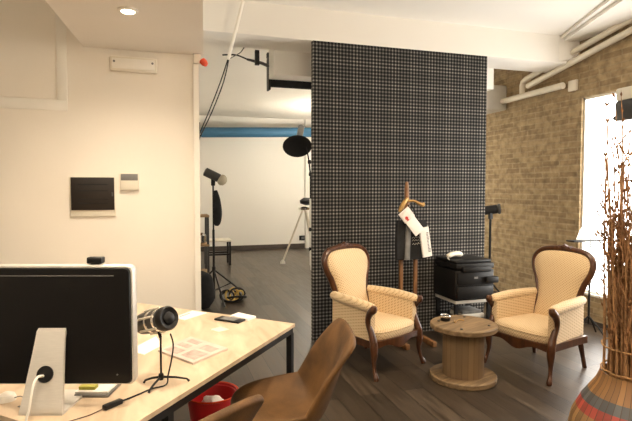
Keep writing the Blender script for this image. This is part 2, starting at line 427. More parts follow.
def downlight(name, label, x, y, z, r=.035, group=None):
    t = thing(name, label, 'ceiling light', (x, y, z), group=group)
    lathe('ring', M['white_paint'], [(r, 0), (r*1.6, 0), (r*1.6, -.006), (r*1.1, -.012), (r, -.004)], t, seg=24)
    lathe('bulb', M['lamp'], [(0.001, -.003), (r*.98, -.003), (r*.98, -.006), (0.001, -.006)], t, seg=20)
    return t
def spot(x, y, z, power, col, size=R(120), blend=.8, rad=.06, aim=None):
    l = bpy.data.lights.new('lamp_glow', 'SPOT'); l.energy = power; l.color = col; l.spot_size = size; l.spot_blend = blend; l.shadow_soft_size = rad
    o = bpy.data.objects.new('lamp_glow', l); COL.objects.link(o); o.location = (x, y, z)
    if aim: o.rotation_euler = (Vector(aim)-Vector((x, y, z))).to_track_quat('-Z', 'Y').to_euler()
    return o
def area(x, y, z, sx, sy, power, col, rot=(0, 0, 0)):
    l = bpy.data.lights.new('tube_glow', 'AREA'); l.energy = power; l.color = col; l.shape = 'RECTANGLE'; l.size = sx; l.size_y = sy
    o = bpy.data.objects.new('tube_glow', l); COL.objects.link(o); o.location = (x, y, z); o.rotation_euler = rot
    return o
WARM = (1, .80, .56)
WARM2 = (1, .84, .64)
downlight('ceiling_downlight', 'lit round downlight in the lowered white ceiling', -.159, 3.045, 2.5)
spot(-.159, 3.045, 2.47, 42, WARM2, R(150), .9, .05)
for x, y, lb in ((-.05, 1.9, 'round downlight in lowered ceiling above the desk'), (-.2, .7, 'round downlight in lowered ceiling above the camera')):
    downlight('ceiling_downlight', lb, x, y, 2.5)
spot(-.05, 1.9, 2.47, 48, WARM2, R(150), .9, .05)
spot(-.2, .7, 2.47, 45, WARM2, R(150), .9, .05)
for x, y, p, lb in ((1.75, 2.75, 70, 'round downlight in the main ceiling above the left armchair'), (3.0, 2.4, 60, 'round downlight in the main ceiling above the right armchair')):
    downlight('room_downlight', lb, x, y, CEIL, .045)
    spot(x, y, CEIL-.04, p, WARM, R(120), .8, .05)
def globe(x, y, z, p, lb, col=WARM2, r=.13):  # fill lamp with an invented globe, added to raise the brightness
    t = thing('added_globe', lb, 'ceiling light', (x, y, z))
    lathe('globe', M['lamp_soft'], [(.001, -r)]+[(r*math.sin(a), -r*math.cos(a)) for a in (i*PI/10 for i in range(1, 10))]+[(.02, r), (.001, r)], t, seg=20)
    tube('cord', M['white_paint'], [(0, 0, r-.01), (0, 0, CEIL-z)], .006, t, seg=6)
    l = bpy.data.lights.new('added_globe_glow', 'POINT'); l.energy = p; l.color = col; l.shadow_soft_size = r+.01
    o = bpy.data.objects.new('added_globe_glow', l); COL.objects.link(o); o.location = (x, y, z)
globe(1.5, .3, 2.5, 330, 'added white fill globe right of the camera, out of view')
globe(-1.3, .6, 2.45, 135, 'added white fill globe left of the camera, out of view')
globe(3.2, .9, 2.6, 160, 'added white fill globe near the window, out of view')
globe(3.1, 7.0, 1.4, 340, 'added unseen fill globe in the studio close behind partition', (1, .90, .74))  # both studio globes are added fill, hidden by the partition
globe(3.45, 9.9, 2.3, 480, 'added unseen fill globe in the far studio', (1, .90, .74))

# daylight
w = bpy.data.worlds.new('daylight'); sc.world = w; w.use_nodes = True
bg = w.node_tree.nodes['Background']; bg.inputs['Color'].default_value = (1, .96, .9, 1); bg.inputs['Strength'].default_value = 7
pl = bpy.data.lights.new('window_portal', 'AREA'); pl.shape = 'RECTANGLE'; pl.size = WY1-WY0; pl.size_y = WZ1-WZ0
pl.cycles.is_portal = True
po = bpy.data.objects.new('window_portal', pl); COL.objects.link(po); po.location = (XW+.09, (WY0+WY1)/2, (WZ0+WZ1)/2)
po.rotation_euler = (R(90), 0, R(90))

# ------------------------------------------------------------------ pipes and ceiling things
PX = 4.42
tag(tube('ceiling_pipe', M['pipe'], [(PX, 2.2, 3.40-.24), (PX, 3.818, 3.155), (PX, 5.30, 2.868), (PX, 5.347, 2.845), (PX, 5.36, 2.80), (PX, 5.36, 2.70)], .034, seg=12),
    'upper cream pipe sloping along the brick wall with elbow', 'pipe')
tag(tube('ceiling_pipe', M['pipe'], [(PX, 2.2, 3.10), (PX, 3.798, 3.045), (PX, 5.26, 2.775)], .034, seg=12),
    'lower of the two sloping cream pipes on brick wall', 'pipe')
tag(tube('wall_pipe', M['pipe'], [(PX, 4.68, 2.672), (PX, 5.75, 2.665)], .038, seg=14),
    'short horizontal cream pipe above the window end of brick wall', 'pipe')
t = thing('vent_box', 'pale grey box high up in the brick corner by the partition', 'vent box', (4.3, 5.98, 2.55))
box('housing', M['pale'], -.15, .19, -.24, .24, 0, .33, .02, t)
box('grille', M['grey'], -.155, -.15, -.18, .18, .03, .08, 0, t)
t = thing('junction_box', 'small cream junction box over the window corner', 'junction box', (XW, 4.6, 2.66))
box('box', M['pipe'], -.03, 0, -.06, .06, -.06, .06, .005, t)
box('lid', M['cream'], -.034, -.03, -.05, .05, -.05, .05, .001, t)

# black paper roll with its bracket under the beam
t = thing('black_backdrop_roll', 'black backdrop roll in bracket under the ceiling beam left of partition', 'backdrop roll', (1.15, 5.38, 2.655))
lathe('roll', M['blackrough'], [(.062, 0), (.062, .9)], t, seg=18, axis=(1, 0, 0))
b = bm_(); add_box(b, -.025, .0, -.06, .05, -.10, .25, .006); add_box(b, -.03, .005, -.03, .03, .25, .30); finish(b, 'bracket', M['black'], t)
t = thing('hanging_boom_bar', 'thin black boom rod on a short black post under the beam', 'boom', (.96, 5.1, 2.90))
box('post', M['black'], -.022, .022, -.02, .02, -.15, .0, .004, t)
tube('rod', M['darkgrey'], [(-.10, 0, -.10), (.06, .08, -.105), (.17, .22, -.10)], [.012, .018, .018], t, seg=8)
tube('rod_tip', M['black'], [(-.36, -.1, -.10), (-.22, -.06, -.08), (-.10, 0, -.10)], .008, t, seg=6, k=4)
tag(tube('ceiling_pole', M['white_paint'], [(.70, 4.28, 3.19), (.692, 4.28, 3.091), (.561, 4.28, 2.579)], .014, seg=8), 'thin white pole hanging slanted from the ceiling before the beam', 'pole')
for i, (dx, lb) in enumerate(((0, 'black cable hanging from white pole down to the studio doorway'), (.025, 'second black cable right next to it, joining white pole and doorway'))):
    tag(tube('hanging_cable', M['black'], [(.565+dx*.2, 4.3, 2.60), (.50+dx, 4.3, 2.40), (.40+dx, 4.3, 2.14), (.285+dx*.5, 4.3, 1.85), (.275+dx*.4, 4.3, 1.62)], .005, seg=6, k=4), lb, 'cable')
tag(tube('hanging_cable', M['black'], [(.565, 4.3, 2.585), (.72, 4.7, 2.75), (.80, 5.0, 2.87), (.82, 5.04, 2.91)], .005, seg=6, k=3), 'thin black cable rising from white pole to the beam', 'cable')

# ------------------------------------------------------------------ studio beyond
t = thing('blue_backdrop_roll', 'long blue paper roll across the studio back wall', 'backdrop roll', (.90, 11.6, 2.755))
b = bm_(); add_lathe(b, [(.11, 0), (.115, .05), (.115, 2.75), (.11, 2.8)], 20, axis=(1, 0, .033)); finish(b, 'roll', M['blue'], t)
lathe('core', M['grey'], [(.04, -.06), (.04, .0)], t, seg=12, axis=(1, 0, .033))
box('bracket', M['black'], -.06, -.02, -.03, .4, -.12, .22, .005, t)
def c2r(a, d):   # camera-right, camera-forward -> room directions
    return Vector((.955*a+.297*d, -.297*a+.955*d, 0))

t = thing('flash_stand', 'black studio flash on a tall tripod stand near the doorway', 'light stand', (.667, 6.70, 0))
tube('pole', M['blackm'], [(0, 0, .03), (0, 0, .95)], .016, t, seg=8)
tube('pole', M['blackm'], [(0, 0, .9), (0, 0, 1.56)], .011, t, seg=8)
for a, l in ((.5, .52), (2.8, .42), (4.9, .46)):
    tube('leg', M['blackm'], [(0, 0, .42), (l*math.cos(a), l*math.sin(a), .012)], .011, t, seg=6)
    tube('brace', M['blackm'], [(0, 0, .14), (l*.52*math.cos(a), l*.52*math.sin(a), .20)], .007, t, seg=6)
lathe('collar', M['black'], [(.02, .40), (.024, .41), (.024, .45), (.02, .46)], t, seg=10)
h = tube('flash_head', M['darkgrey'], [(-.11, 0, 1.72), (-.10, 0, 1.715), (.07, -.02, 1.63), (.08, -.02, 1.62)], [.03, .058, .058, .05], t, seg=14)
lathe('reflector_dome', M['frost'], [(.05, 0), (.068, .02), (.073, .05), (.058, .085), (.025, .105), (.002, .11)], h, seg=18, org=(.075, -.02, 1.625), axis=(.85, -.25, -.45))
box('mount', M['black'], -.025, .025, -.03, .03, 1.53, 1.64, .008, t)
b = bm_(); add_tube(b, [(.03, -.02, 1.47), (.045, -.02, 1.35), (.05, -.02, 1.18), (.045, -.02, 1.05), (.04, -.02, 1.0)], [.02, .045, .062, .05, .02], 12, 4, sy=.5); finish(b, 'cloth_pouch', M['blackrough'], t)
# coil of cables at its foot
t = thing('cable_coil', 'heap of yellow and black coiled cable at the flash stand foot', 'cable coil', (.90, 6.62, 0))
def coil(rx, rz, cx, cz, tilt, n=22):
    return [(cx+rx*math.cos(2*PI*i/n), tilt*math.sin(2*PI*i/n), cz+rz*math.sin(2*PI*i/n)) for i in range(n+1)]
b = bm_()
for cx, rx, rz, ti in ((.02, .055, .075, .05), (.09, .05, .065, -.05), (-.03, .06, .06, .08)): add_tube(b, coil(rx, rz, cx, rz+.012, ti), .013, 6)
finish(b, 'yellow_loops', M['yellow'], t)
b = bm_()
for cx, rx, rz, ti in ((-.07, .09, .06, .07), (.06, .10, .075, .02), (-.02, .13, .05, .1), (.05, .13, .03, -.1)): add_tube(b, coil(rx, rz, cx, rz+.014, ti), .014, 6)
finish(b, 'black_loops', M['black'], t)

tag(finish((lambda b: (add_tube(b, [(0, 0, .01), (0, 0, .12), (.01, 0, .3), (0, 0, .42), (0, 0, .47)], [.07, .11, .10, .08, .03], 14, 4, sx=1.6), b)[1])(bm_()), 'black_bag', M['blackrough'], loc=(.455, 6.3, 0)), 'black cloth bag standing just behind the left wall edge', 'bag')
t = thing('studio_cart', 'wooden shelf cart partly hidden behind the left wall edge', 'cart', (.52, 7.5, 0))
for x in (-.13, .13):
    for y in (-.18, .18): box('post', M['darkgrey'], x-.015, x+.015, y-.015, y+.015, 0, 1.08, 0, t)
for z in (.25, .66, 1.08): box('shelf', M['shelfwood'], -.15, .15, -.2, .2, z, z+.03, .003, t)
tag(lathe('black_canister', M['black'], [(.04, 0), (.06, .02), (.055, .14), (.02, .2)], seg=14, org=(.50, 7.45, 1.11)), 'black rounded canister on top of the studio cart', 'canister')
b = bm_(); add_lathe(b, [(.05, 0), (.07, .02), (.075, .12), (.05, .15), (.03, .16)], 14); tag(finish(b, 'metal_pot', M['chrome'], loc=(.56, 7.42, .69)), 'shiny metal pot on the middle shelf of the studio cart', 'pot')
t = thing('folding_stool', 'low dark stool with pale seat at studio back left', 'stool', (1.06, 9.9, 0))
box('seat', M['cream'], -.25, .25, -.2, .2, .46, .50, .01, t)
for x in (-.22, .22):
    for y in (-.17, .17): box('leg', M['black'], x-.018, x+.018, y-.018, y+.018, 0, .46, 0, t)
for y in (-.17, .17): box('rail', M['black'], -.22, .22, y-.01, y+.01, .20, .23, 0, t)

t = thing('beauty_dish_stand', 'big black dish light on a stand beside the plaid partition', 'light stand', (2.68, 8.95, 0))
tube('pole', M['pale'], [(0, 0, .05), (0, 0, 1.30)], .02, t, seg=8)
tube('pole', M['black'], [(0, 0, 1.15), (0, 0, 1.75), (-.03, 0, 2.0), (-.08, 0, 2.28)], [.016, .016, .014, .012], t, seg=8)
for z in (.35, .72, 1.75, 1.98): lathe('clamp_knob', M['black'], [(.03, -.03), (.036, 0), (.03, .04)], t, seg=10, org=(0 if z < 1.8 else -.02, 0, z))
for dx, dy in ((.30, -.05), (.1, -.4), (-.08, -.3)): tube('leg', M['pale'], [(0, 0, .35), (dx, dy, .015)], .014, t, seg=6)
d = Vector((-.16, -.66, -.70)).normalized()
hd = lathe('dish', M['black'], [(.05, -.14), (.10, -.12), (.17, -.06), (.262, .0), (.268, .008), (.258, .004), (.16, -.03), (.002, -.04)], t, seg=32, org=(-.26, -.02, 2.27), axis=d)
lathe('flash_head', M['grey'], [(.045, 0), (.06, .01), (.06, .36), (.05, .38)], t, seg=16, org=(-.22, .06, 2.33), axis=(.25, .35, .8))
t = thing('chrome_tripod', 'silver tripod with black head standing against the partition edge', 'tripod', (2.66, 9.3, 0))
lathe('head', M['black'], [(.05, -.05), (.14, -.02), (.15, .04), (.08, .09)], t, seg=14, org=(.06, 0, 1.22))
lathe('ring', M['chrome'], [(.10, -.06), (.11, -.02), (.05, 0)], t, seg=16, org=(-.02, -.04, 1.14))
for dx, dy in ((-.36, .30), (.30, .25), (.32, -.12)):
    lg = tube('leg', M['cream'], [(0, 0, 1.15), (dx*.97, dy*.97, .08)], [.022, .018], t, seg=8)
    lathe('foot', M['pale'], [(.02, .08), (.05, .04), (.055, .0)][::-1], lg, seg=10, org=(dx, dy, 0))
t = thing('wall_socket', 'small dark socket low on the studio back wall', 'socket', (3.40, 12.05, .25))
box('plate', M['black'], -.09, .09, -.03, 0, -.06, .06, .01, t)
box('outlet', M['grey'], -.04, .04, -.034, -.03, -.03, .03, 0, t)

# ------------------------------------------------------------------ desk
A = Vector((.713, 2.685)); ru = Vector((-.626, -.780)); rv = Vector((-.735, .678))
DL, DW = 1.43, 1.58
def dpt(s, q): return A+ru*s+rv*q
DR = math.atan2(-ru.y, -ru.x)    # direction of the right edge
t = thing('work_desk', 'large pale birch desk with black steel frame', 'desk')
poly = [dpt(0, 0), dpt(DL, 0), dpt(DL, DW), dpt(0, DW)]
b = bm_(); add_prism(b, [tuple(p) for p in poly], .722, .74); dtop = finish(b, 'desk_top', M['desk'], t, smooth=False)
b = bm_()
def bar(p, q, w, z0, z1):
    d = (q-p).normalized(); n = Vector((-d.y, d.x))*w/2
    add_prism(b, [tuple(p-n), tuple(q-n), tuple(q+n), tuple(p+n)], z0, z1)
ins = .022
c0, c1, c2, c3 = dpt(ins, ins), dpt(DL-ins, ins), dpt(DL-ins, DW-ins), dpt(ins, DW-ins)
for p, q in ((c0, c1), (c1, c2), (c2, c3), (c3, c0)): bar(p, q, .036, .690, .722)
finish(b, 'frame', M['blackm'], t, smooth=False)
for s, q in ((ins, ins), (1.09, ins), (1.09, DW-ins), (ins, DW-ins)):
    b = bm_(); c = dpt(s, q); d = ru*.016; e = rv*.016
    add_prism(b, [tuple(c-d-e), tuple(c+d-e), tuple(c+d+e), tuple(c-d+e)], 0, .690); finish(b, 'leg', M['blackm'], t, smooth=False)

CR = R(-17.3)
# all-in-one computer seen from behind
t = thing('desktop_computer', 'all-in-one computer with black back on silver stand, on desk', 'computer', (-.362, 1.932, .74), CR)
b = bm_()
def rrect(x0, x1, z0, z1, r, y, n=6):
    out = []
    for cx, cz, a0 in ((x1-r, z1-r, 0), (x0+r, z1-r, PI/2), (x0+r, z0+r, PI), (x1-r, z0+r, 1.5*PI)):
        for i in range(n+1):
            a = a0+PI/2*i/n; out.append((cx+r*math.cos(a), y, cz+r*math.sin(a)))
    return out
add_rings(b, [rrect(-.28, .28, .064, .49, .022, .034), rrect(-.28, .28, .064, .49, .022, .010), rrect(-.276, .276, .068, .486, .020, .002)])
body = finish(b, 'body', M['alu'], t)
b = bm_(); add_rings(b, [rrect(-.271, .271, .070, .481, .018, .002), rrect(-.268, .268, .073, .478, .018, -.006), rrect(-.10, .10, .2, .4, .016, -.012)])
bk = finish(b, 'back_panel', M['screenback'], t)
box('vent_slot', M['grey'], -.24, .215, -.0105, -.007, .453, .4555, 0, bk)
lathe('lock_slot', M['grey'], [(.003, 0), (.003, .002)], bk, seg=10, org=(.222, -.007, .105), axis=(0, -1, 0))
b = bm_(); add_rings(b, [rrect(-.262, .262, .15, .475, .005, .036), rrect(-.262, .262, .15, .475, .005, .033)]); finish(b, 'screen', M['bwindow'], t)
# stand: foot plate and leaning neck, with the cable hole
b = bm_()
prof = [(-.100, .004, .073), (-.100, .014, .072), (-.094, .03, .070), (-.080, .07, .066), (-.066, .12, .061), (-.048, .18, .055), (-.03, .24, .050), (-.022, .262, .050), (-.012, .272, .048)]
fr_, bk_ = [], []
for y, z, hw in prof: fr_.append([(-hw, y, z), (hw, y, z)])
rings = []
for (y, z, hw) in prof:
    rings.append([(-hw, y, z), (hw, y, z), (hw, y+.012, z-.002), (-hw, y+.012, z-.002)])
add_rings(b, rings); add_box(b, -.073, .073, -.10, .10, 0, .008)
stand = finish(b, 'stand', M['alu'], t, smooth=True, angle=25)
hz = .128; hy = -.0645
lathe('cable_hole', M['black'], [(.001, .0), (.026, 0), (.028, .002), (.028, -.006)], stand, seg=24, org=(0, hy-.002, hz), axis=(0, -.96, .29))
tag(tube('power_cable', M['white_paint'], [(-0.384, 1.853, .868), (-0.396, 1.823, .875), (-0.405, 1.798, .85), (-0.413, 1.786, .79), (-0.419, 1.783, .765), (-0.422, 1.780, .748), (-0.417, 1.773, .7455)], .0045, seg=8, k=4), 'white power cable coming out of the hole in computer stand', 'cable')
t = thing('webcam', 'small black webcam perched on top of the computer', 'webcam', (-.222, 1.912, 1.23), CR)
box('body', M['black'], -.027, .027, -.012, .02, .004, .026, .004, t)
box('clip', M['black'], -.015, .015, -.004, .03, 0, .005, 0, t)

# microphone on a small tripod
t = thing('desk_microphone', 'black and chrome cylindrical microphone on a small desk tripod', 'microphone', (-.006, 1.992, .74))
st = tube('pole', M['black'], [(0, 0, .03), (0, 0, .20)], .004, t, seg=8)
lathe('hub', M['black'], [(.008, .02), (.011, .03), (.009, .045)], t, seg=10)
for a, l in ((1, .075), (2, .105), (3, .085)):
    dirs = {1: c2r(-1, .25), 2: c2r(1, .35), 3: c2r(-.25, -1)}[a].normalized()
    tube('leg', M['black'], [(0, 0, .032), dirs*l*.5+Vector((0, 0, .024)), dirs*l*.92+Vector((0, 0, .012)), dirs*l+Vector((0, 0, .002))], [.005, .0045, .004, .005], t, seg=6)
ax = Vector((.60, -.80, .30)).normalized(); c = Vector((-.008, .01, .250))
lathe('body', M['darkgrey'], [(.030, -.092), (.037, -.086), (.038, -.07), (.038, .03), (.036, .04)], t, seg=24, org=c, sc_=1.13, axis=ax)
cap = lathe('front_grille', M['black'], [(.037, .036), (.041, .04), (.041, .056), (.036, .064), (.030, .062), (.022, .058), (.020, .064), (.008, .070), (.001, .071)], t, seg=24, org=c, sc_=1.13, axis=ax)
for z0 in (-.03, .012): lathe('chrome_band', M['chrome'], [(.0385, z0), (.0402, z0+.002), (.0402, z0+.010), (.0385, z0+.012)], t, seg=24, org=c, sc_=1.13, axis=ax)
b = bm_()
for i in range(6):
    a = i*PI/3; rad_ = Vector((0, 0, 1)) if i == 0 else None
    u = ax.orthogonal().normalized(); w_ = ax.cross(u); off = (u*math.cos(a)+w_*math.sin(a))*.046
    add_tube(b, [c+off+ax*(-.07), c+off*1.02, c+off+ax*.03], .0045, 6)
finish(b, 'shock_rods', M['cream'], t)
tube('cradle', M['black'], [(0, 0, .185), c+Vector((0, 0, -.04)), c+Vector((0, 0, -.036))+ax*.05], .006, t, seg=6)
tag(tube('microphone_cable', M['black'], [(.030, 1.965, .945), (.040, 1.97, .90), (.033, 1.975, .84), (.020, 1.98, .78), (.012, 1.97, .747), (-.04, 1.955, .7435), (-.08, 1.92, .7435), (-.11, 1.895, .7435), (-.139, 1.866, .746)], .003, seg=6, k=4), 'thin black cable running from microphone to inline adapter', 'cable')
t = thing('cable_adapter', 'small black inline cable adapter lying at the desk edge', 'adapter', (-.167, 1.838, .74), math.atan2(.048, .057))
box('body', M['black'], -.035, .035, -.011, .011, .001, .018, .004, t)
tube('lead', M['mahog'], [(-.035, 0, .008), (-.08, .002, .004), (-.13, .012, .004), (-.19, .03, .004)], .002, t, seg=6, k=3)

# things lying on the desk
def flat(name, label, cat, pts, z0, th, m, mparts=()):
    cx = sum(p[0] for p in pts)/len(pts); cy = sum(p[1] for p in pts)/len(pts)
    b = bm_(); add_prism(b, [(x-cx, y-cy) for x, y in pts], 0, th)
    o = finish(b, name, m, smooth=False, loc=(cx, cy, z0)); tag(o, label, cat); return o
def inpt(pts, a, b_):
    p = [Vector(q) for q in pts]; return tuple((p[0]*(1-a)+p[1]*a)*(1-b_)+(p[3]*(1-a)+p[2]*a)*b_)
def patch(parent, pts, cells, th, m, name):
    b = bm_(); o = parent.location
    for a0, a1, b0, b1 in cells:
        add_prism(b, [(inpt(pts, a, c_)[0]-o.x, inpt(pts, a, c_)[1]-o.y) for a, c_ in ((a0, b0), (a1, b0), (a1, b1), (a0, b1))], th, th+.0006)
    return finish(b, name, m, parent, smooth=False)
mg = [(-.02, 2.402), (.125, 2.178), (.294, 2.334), (.138, 2.634-.06)]
o = flat('magazine', 'open pinkish magazine lying on the desk behind microphone', 'magazine', mg, .74, .010, M['paperpink'])
patch(o, mg, ((.08, .45, .1, .35), (.1, .4, .45, .62), (.55, .92, .12, .5), (.58, .9, .6, .85), (.12, .42, .72, .9)), .010, M['inkpink'], 'printed_pictures')
pp = [(.065, 3.02), (.125, 2.94), (.262, 3.07), (.18, 3.155)]
o = flat('paper_sheet', 'white printed sheet at the far edge of the desk', 'paper', pp, .74, .002, M['paper'])
patch(o, pp, [(.2, .3, .2+.1*i, .26+.1*i) for i in range(5)], .002, M['ink'], 'printed_lines')
p2 = [(-.15, 2.46), (-.08, 2.38), (.0, 2.50), (-.03, 2.66)]
flat('paper_sheet', 'white paper beside the computer, left of the microphone', 'paper', p2, .74, .002, M['paper'])
cd = [(.245, 2.70), (.285, 2.64), (.345, 2.67), (.305, 2.735)]
flat('note_card', 'small pale card on the desk in front of the phone', 'card', cd, .74, .003, M['cream'])
wc = [(.385, 2.93), (.47, 2.82), (.525, 2.87), (.44, 2.985)]
flat('white_card', 'white card box behind the black phone on the desk', 'card', wc, .74, .012, M['paper'])
t = thing('mobile_phone', 'black mobile phone lying on the right part of desk', 'phone', (.372, 2.856, .74), math.atan2(-.176, .102)+.28)
box('body', M['black'], -.085, .085, -.038, .038, 0, .012, .005, t)
box('screen', M['grey'], -.05, .05, -.032, .032, .0121, .0128, 0, t)
t = thing('paper_tray', 'pile of papers in a grey tray right of computer stand', 'tray', (-.255, 1.965, .74), CR)
box('tray', M['grey'], -.05, .075, -.02, .10, 0, .012, .003, t)
box('papers', M['paper'], -.05, .07, -.012, .10, .012, .020, .001, t)
tag(box('notepad', M['yelgreen'], -.035, .025, .0, .03, 0, .012, .002, loc=(-.262, 1.968, .7605), rotz=CR), 'yellow-green notepad on the papers beside computer stand', 'notepad')
t = thing('computer_mouse', 'white mouse left of the computer stand', 'mouse', (-.535, 2.01, .74), CR)
b = bm_(); add_lathe(b, [(.03, 0), (.032, .008), (.026, .022), (.012, .029), (.001, .03)], 18); finish(b, 'shell', M['white_paint'], t)
tag(tube('mouse_cable', M['grey'], [(-.51, 2.0, .75), (-.48, 1.985, .757), (-.465, 1.945, .7435), (-.48, 1.93, .7435), (-.455, 1.92, .7435)], .002, seg=6, k=4), 'thin grey cable curling beside the white mouse', 'cable')

# ------------------------------------------------------------------ tan leather chairs
def shell_chair(label, loc, rotz):
    t = thing('leather_chair', label, 'chair', loc, rotz, 'tan leather chairs at the desk')
    prof = [(.245, .425), (.235, .452), (.17, .462), (.05, .45), (-.07, .438), (-.15, .448), (-.20, .50), (-.235, .60), (-.27, .70), (-.30, .79), (-.322, .845), (-.335, .868)]
    hw = [.17, .205, .222, .232, .235, .235, .232, .230, .228, .222, .21, .18]
    curl = [.005, .02, .05, .085, .11, .12, .115, .095, .07, .045, .02, .008]
    prof = [(x*.95, z if z < .47 else z*.99) for x, z in prof]; hw = [h*1.12 for h in hw]
    n = 12; b = bm_(); rows = []
    for i, (x, z) in enumerate(prof):
        p0 = prof[max(i-1, 0)]; p1 = prof[min(i+1, len(prof)-1)]
        tx, tz = p1[0]-p0[0], p1[1]-p0[1]; l = math.hypot(tx, tz); nx, nz = -tz/l, tx/l
        if nz < 0 and i < 5: nx, nz = -nx, -nz
        nx, nz = tz/l, -tx/l     # normal towards the sitter
        row = []
        for j in range(n+1):
            s = -1+2*j/n; c_ = curl[i]*abs(s)**2.6
            drop = -.025*abs(s)**3 if i >= 9 else 0
            row.append(b.verts.new((x+nx*c_, s*hw[i], z+nz*c_+drop)))
        rows.append(row)
    for a_, c_ in zip(rows, rows[1:]):
        for j in range(n): b.faces.new((a_[j], a_[j+1], c_[j+1], c_[j]))
    o = finish(b, 'shell', M['leather'], t, angle=180)
    sd = o.modifiers.new('thick', 'SOLIDIFY'); sd.thickness = .030; sd.offset = 0
    ss = o.modifiers.new('smooth', 'SUBSURF'); ss.levels = 2; ss.render_levels = 2
    b = bm_(); add_tube(b, [(.0, 0, .36), (.0, 0, .425)], [.09, .12], 16); finish(b, 'seat_base', M['blackm'], t)
    for sx in (-1, 1):
        for sy in (-1, 1):
            tube('leg', M['blackm'], [(sx*.05, sy*.05, .40), (sx*.21, sy*.20, .0)], [.013, .009], t, seg=8)
    return t
shell_chair('tan leather tub chair facing the desk, nearer the armchair', (.523, 2.22, 0), math.atan2(.20, -.98))
shell_chair('tan leather chair at bottom edge, only its back top showing', (-.045, 1.665, 0), math.atan2(.80, -.60))

# red waste basket
t = thing('waste_basket', 'red plastic waste basket under the desk', 'waste basket', (.276, 2.944, 0))
lathe('basket', M['red'], [(.001, .004), (.105, .004), (.108, .01), (.145, .30), (.152, .302), (.152, .292), (.138, .285), (.10, .014), (.001, .012)], t, seg=36)
b = bm_(); add_tube(b, [(.153*math.cos(2*PI*i/36), .153*math.sin(2*PI*i/36), .30) for i in range(37)], .005, 6); finish(b, 'rim', M['redlens'], t)
b = bm_(); bmesh.ops.create_icosphere(b, subdivisions=3, radius=.07)
for v in b.verts:
    v.co *= 1+random.uniform(-.14, .14); v.co.z *= .8; v.co += Vector((.0, -.01, .225))
tag(finish(b, 'crumpled_paper', M['plastbag'], loc=(.276, 2.944, 0)), 'crumpled white paper ball inside the red waste basket', 'paper')

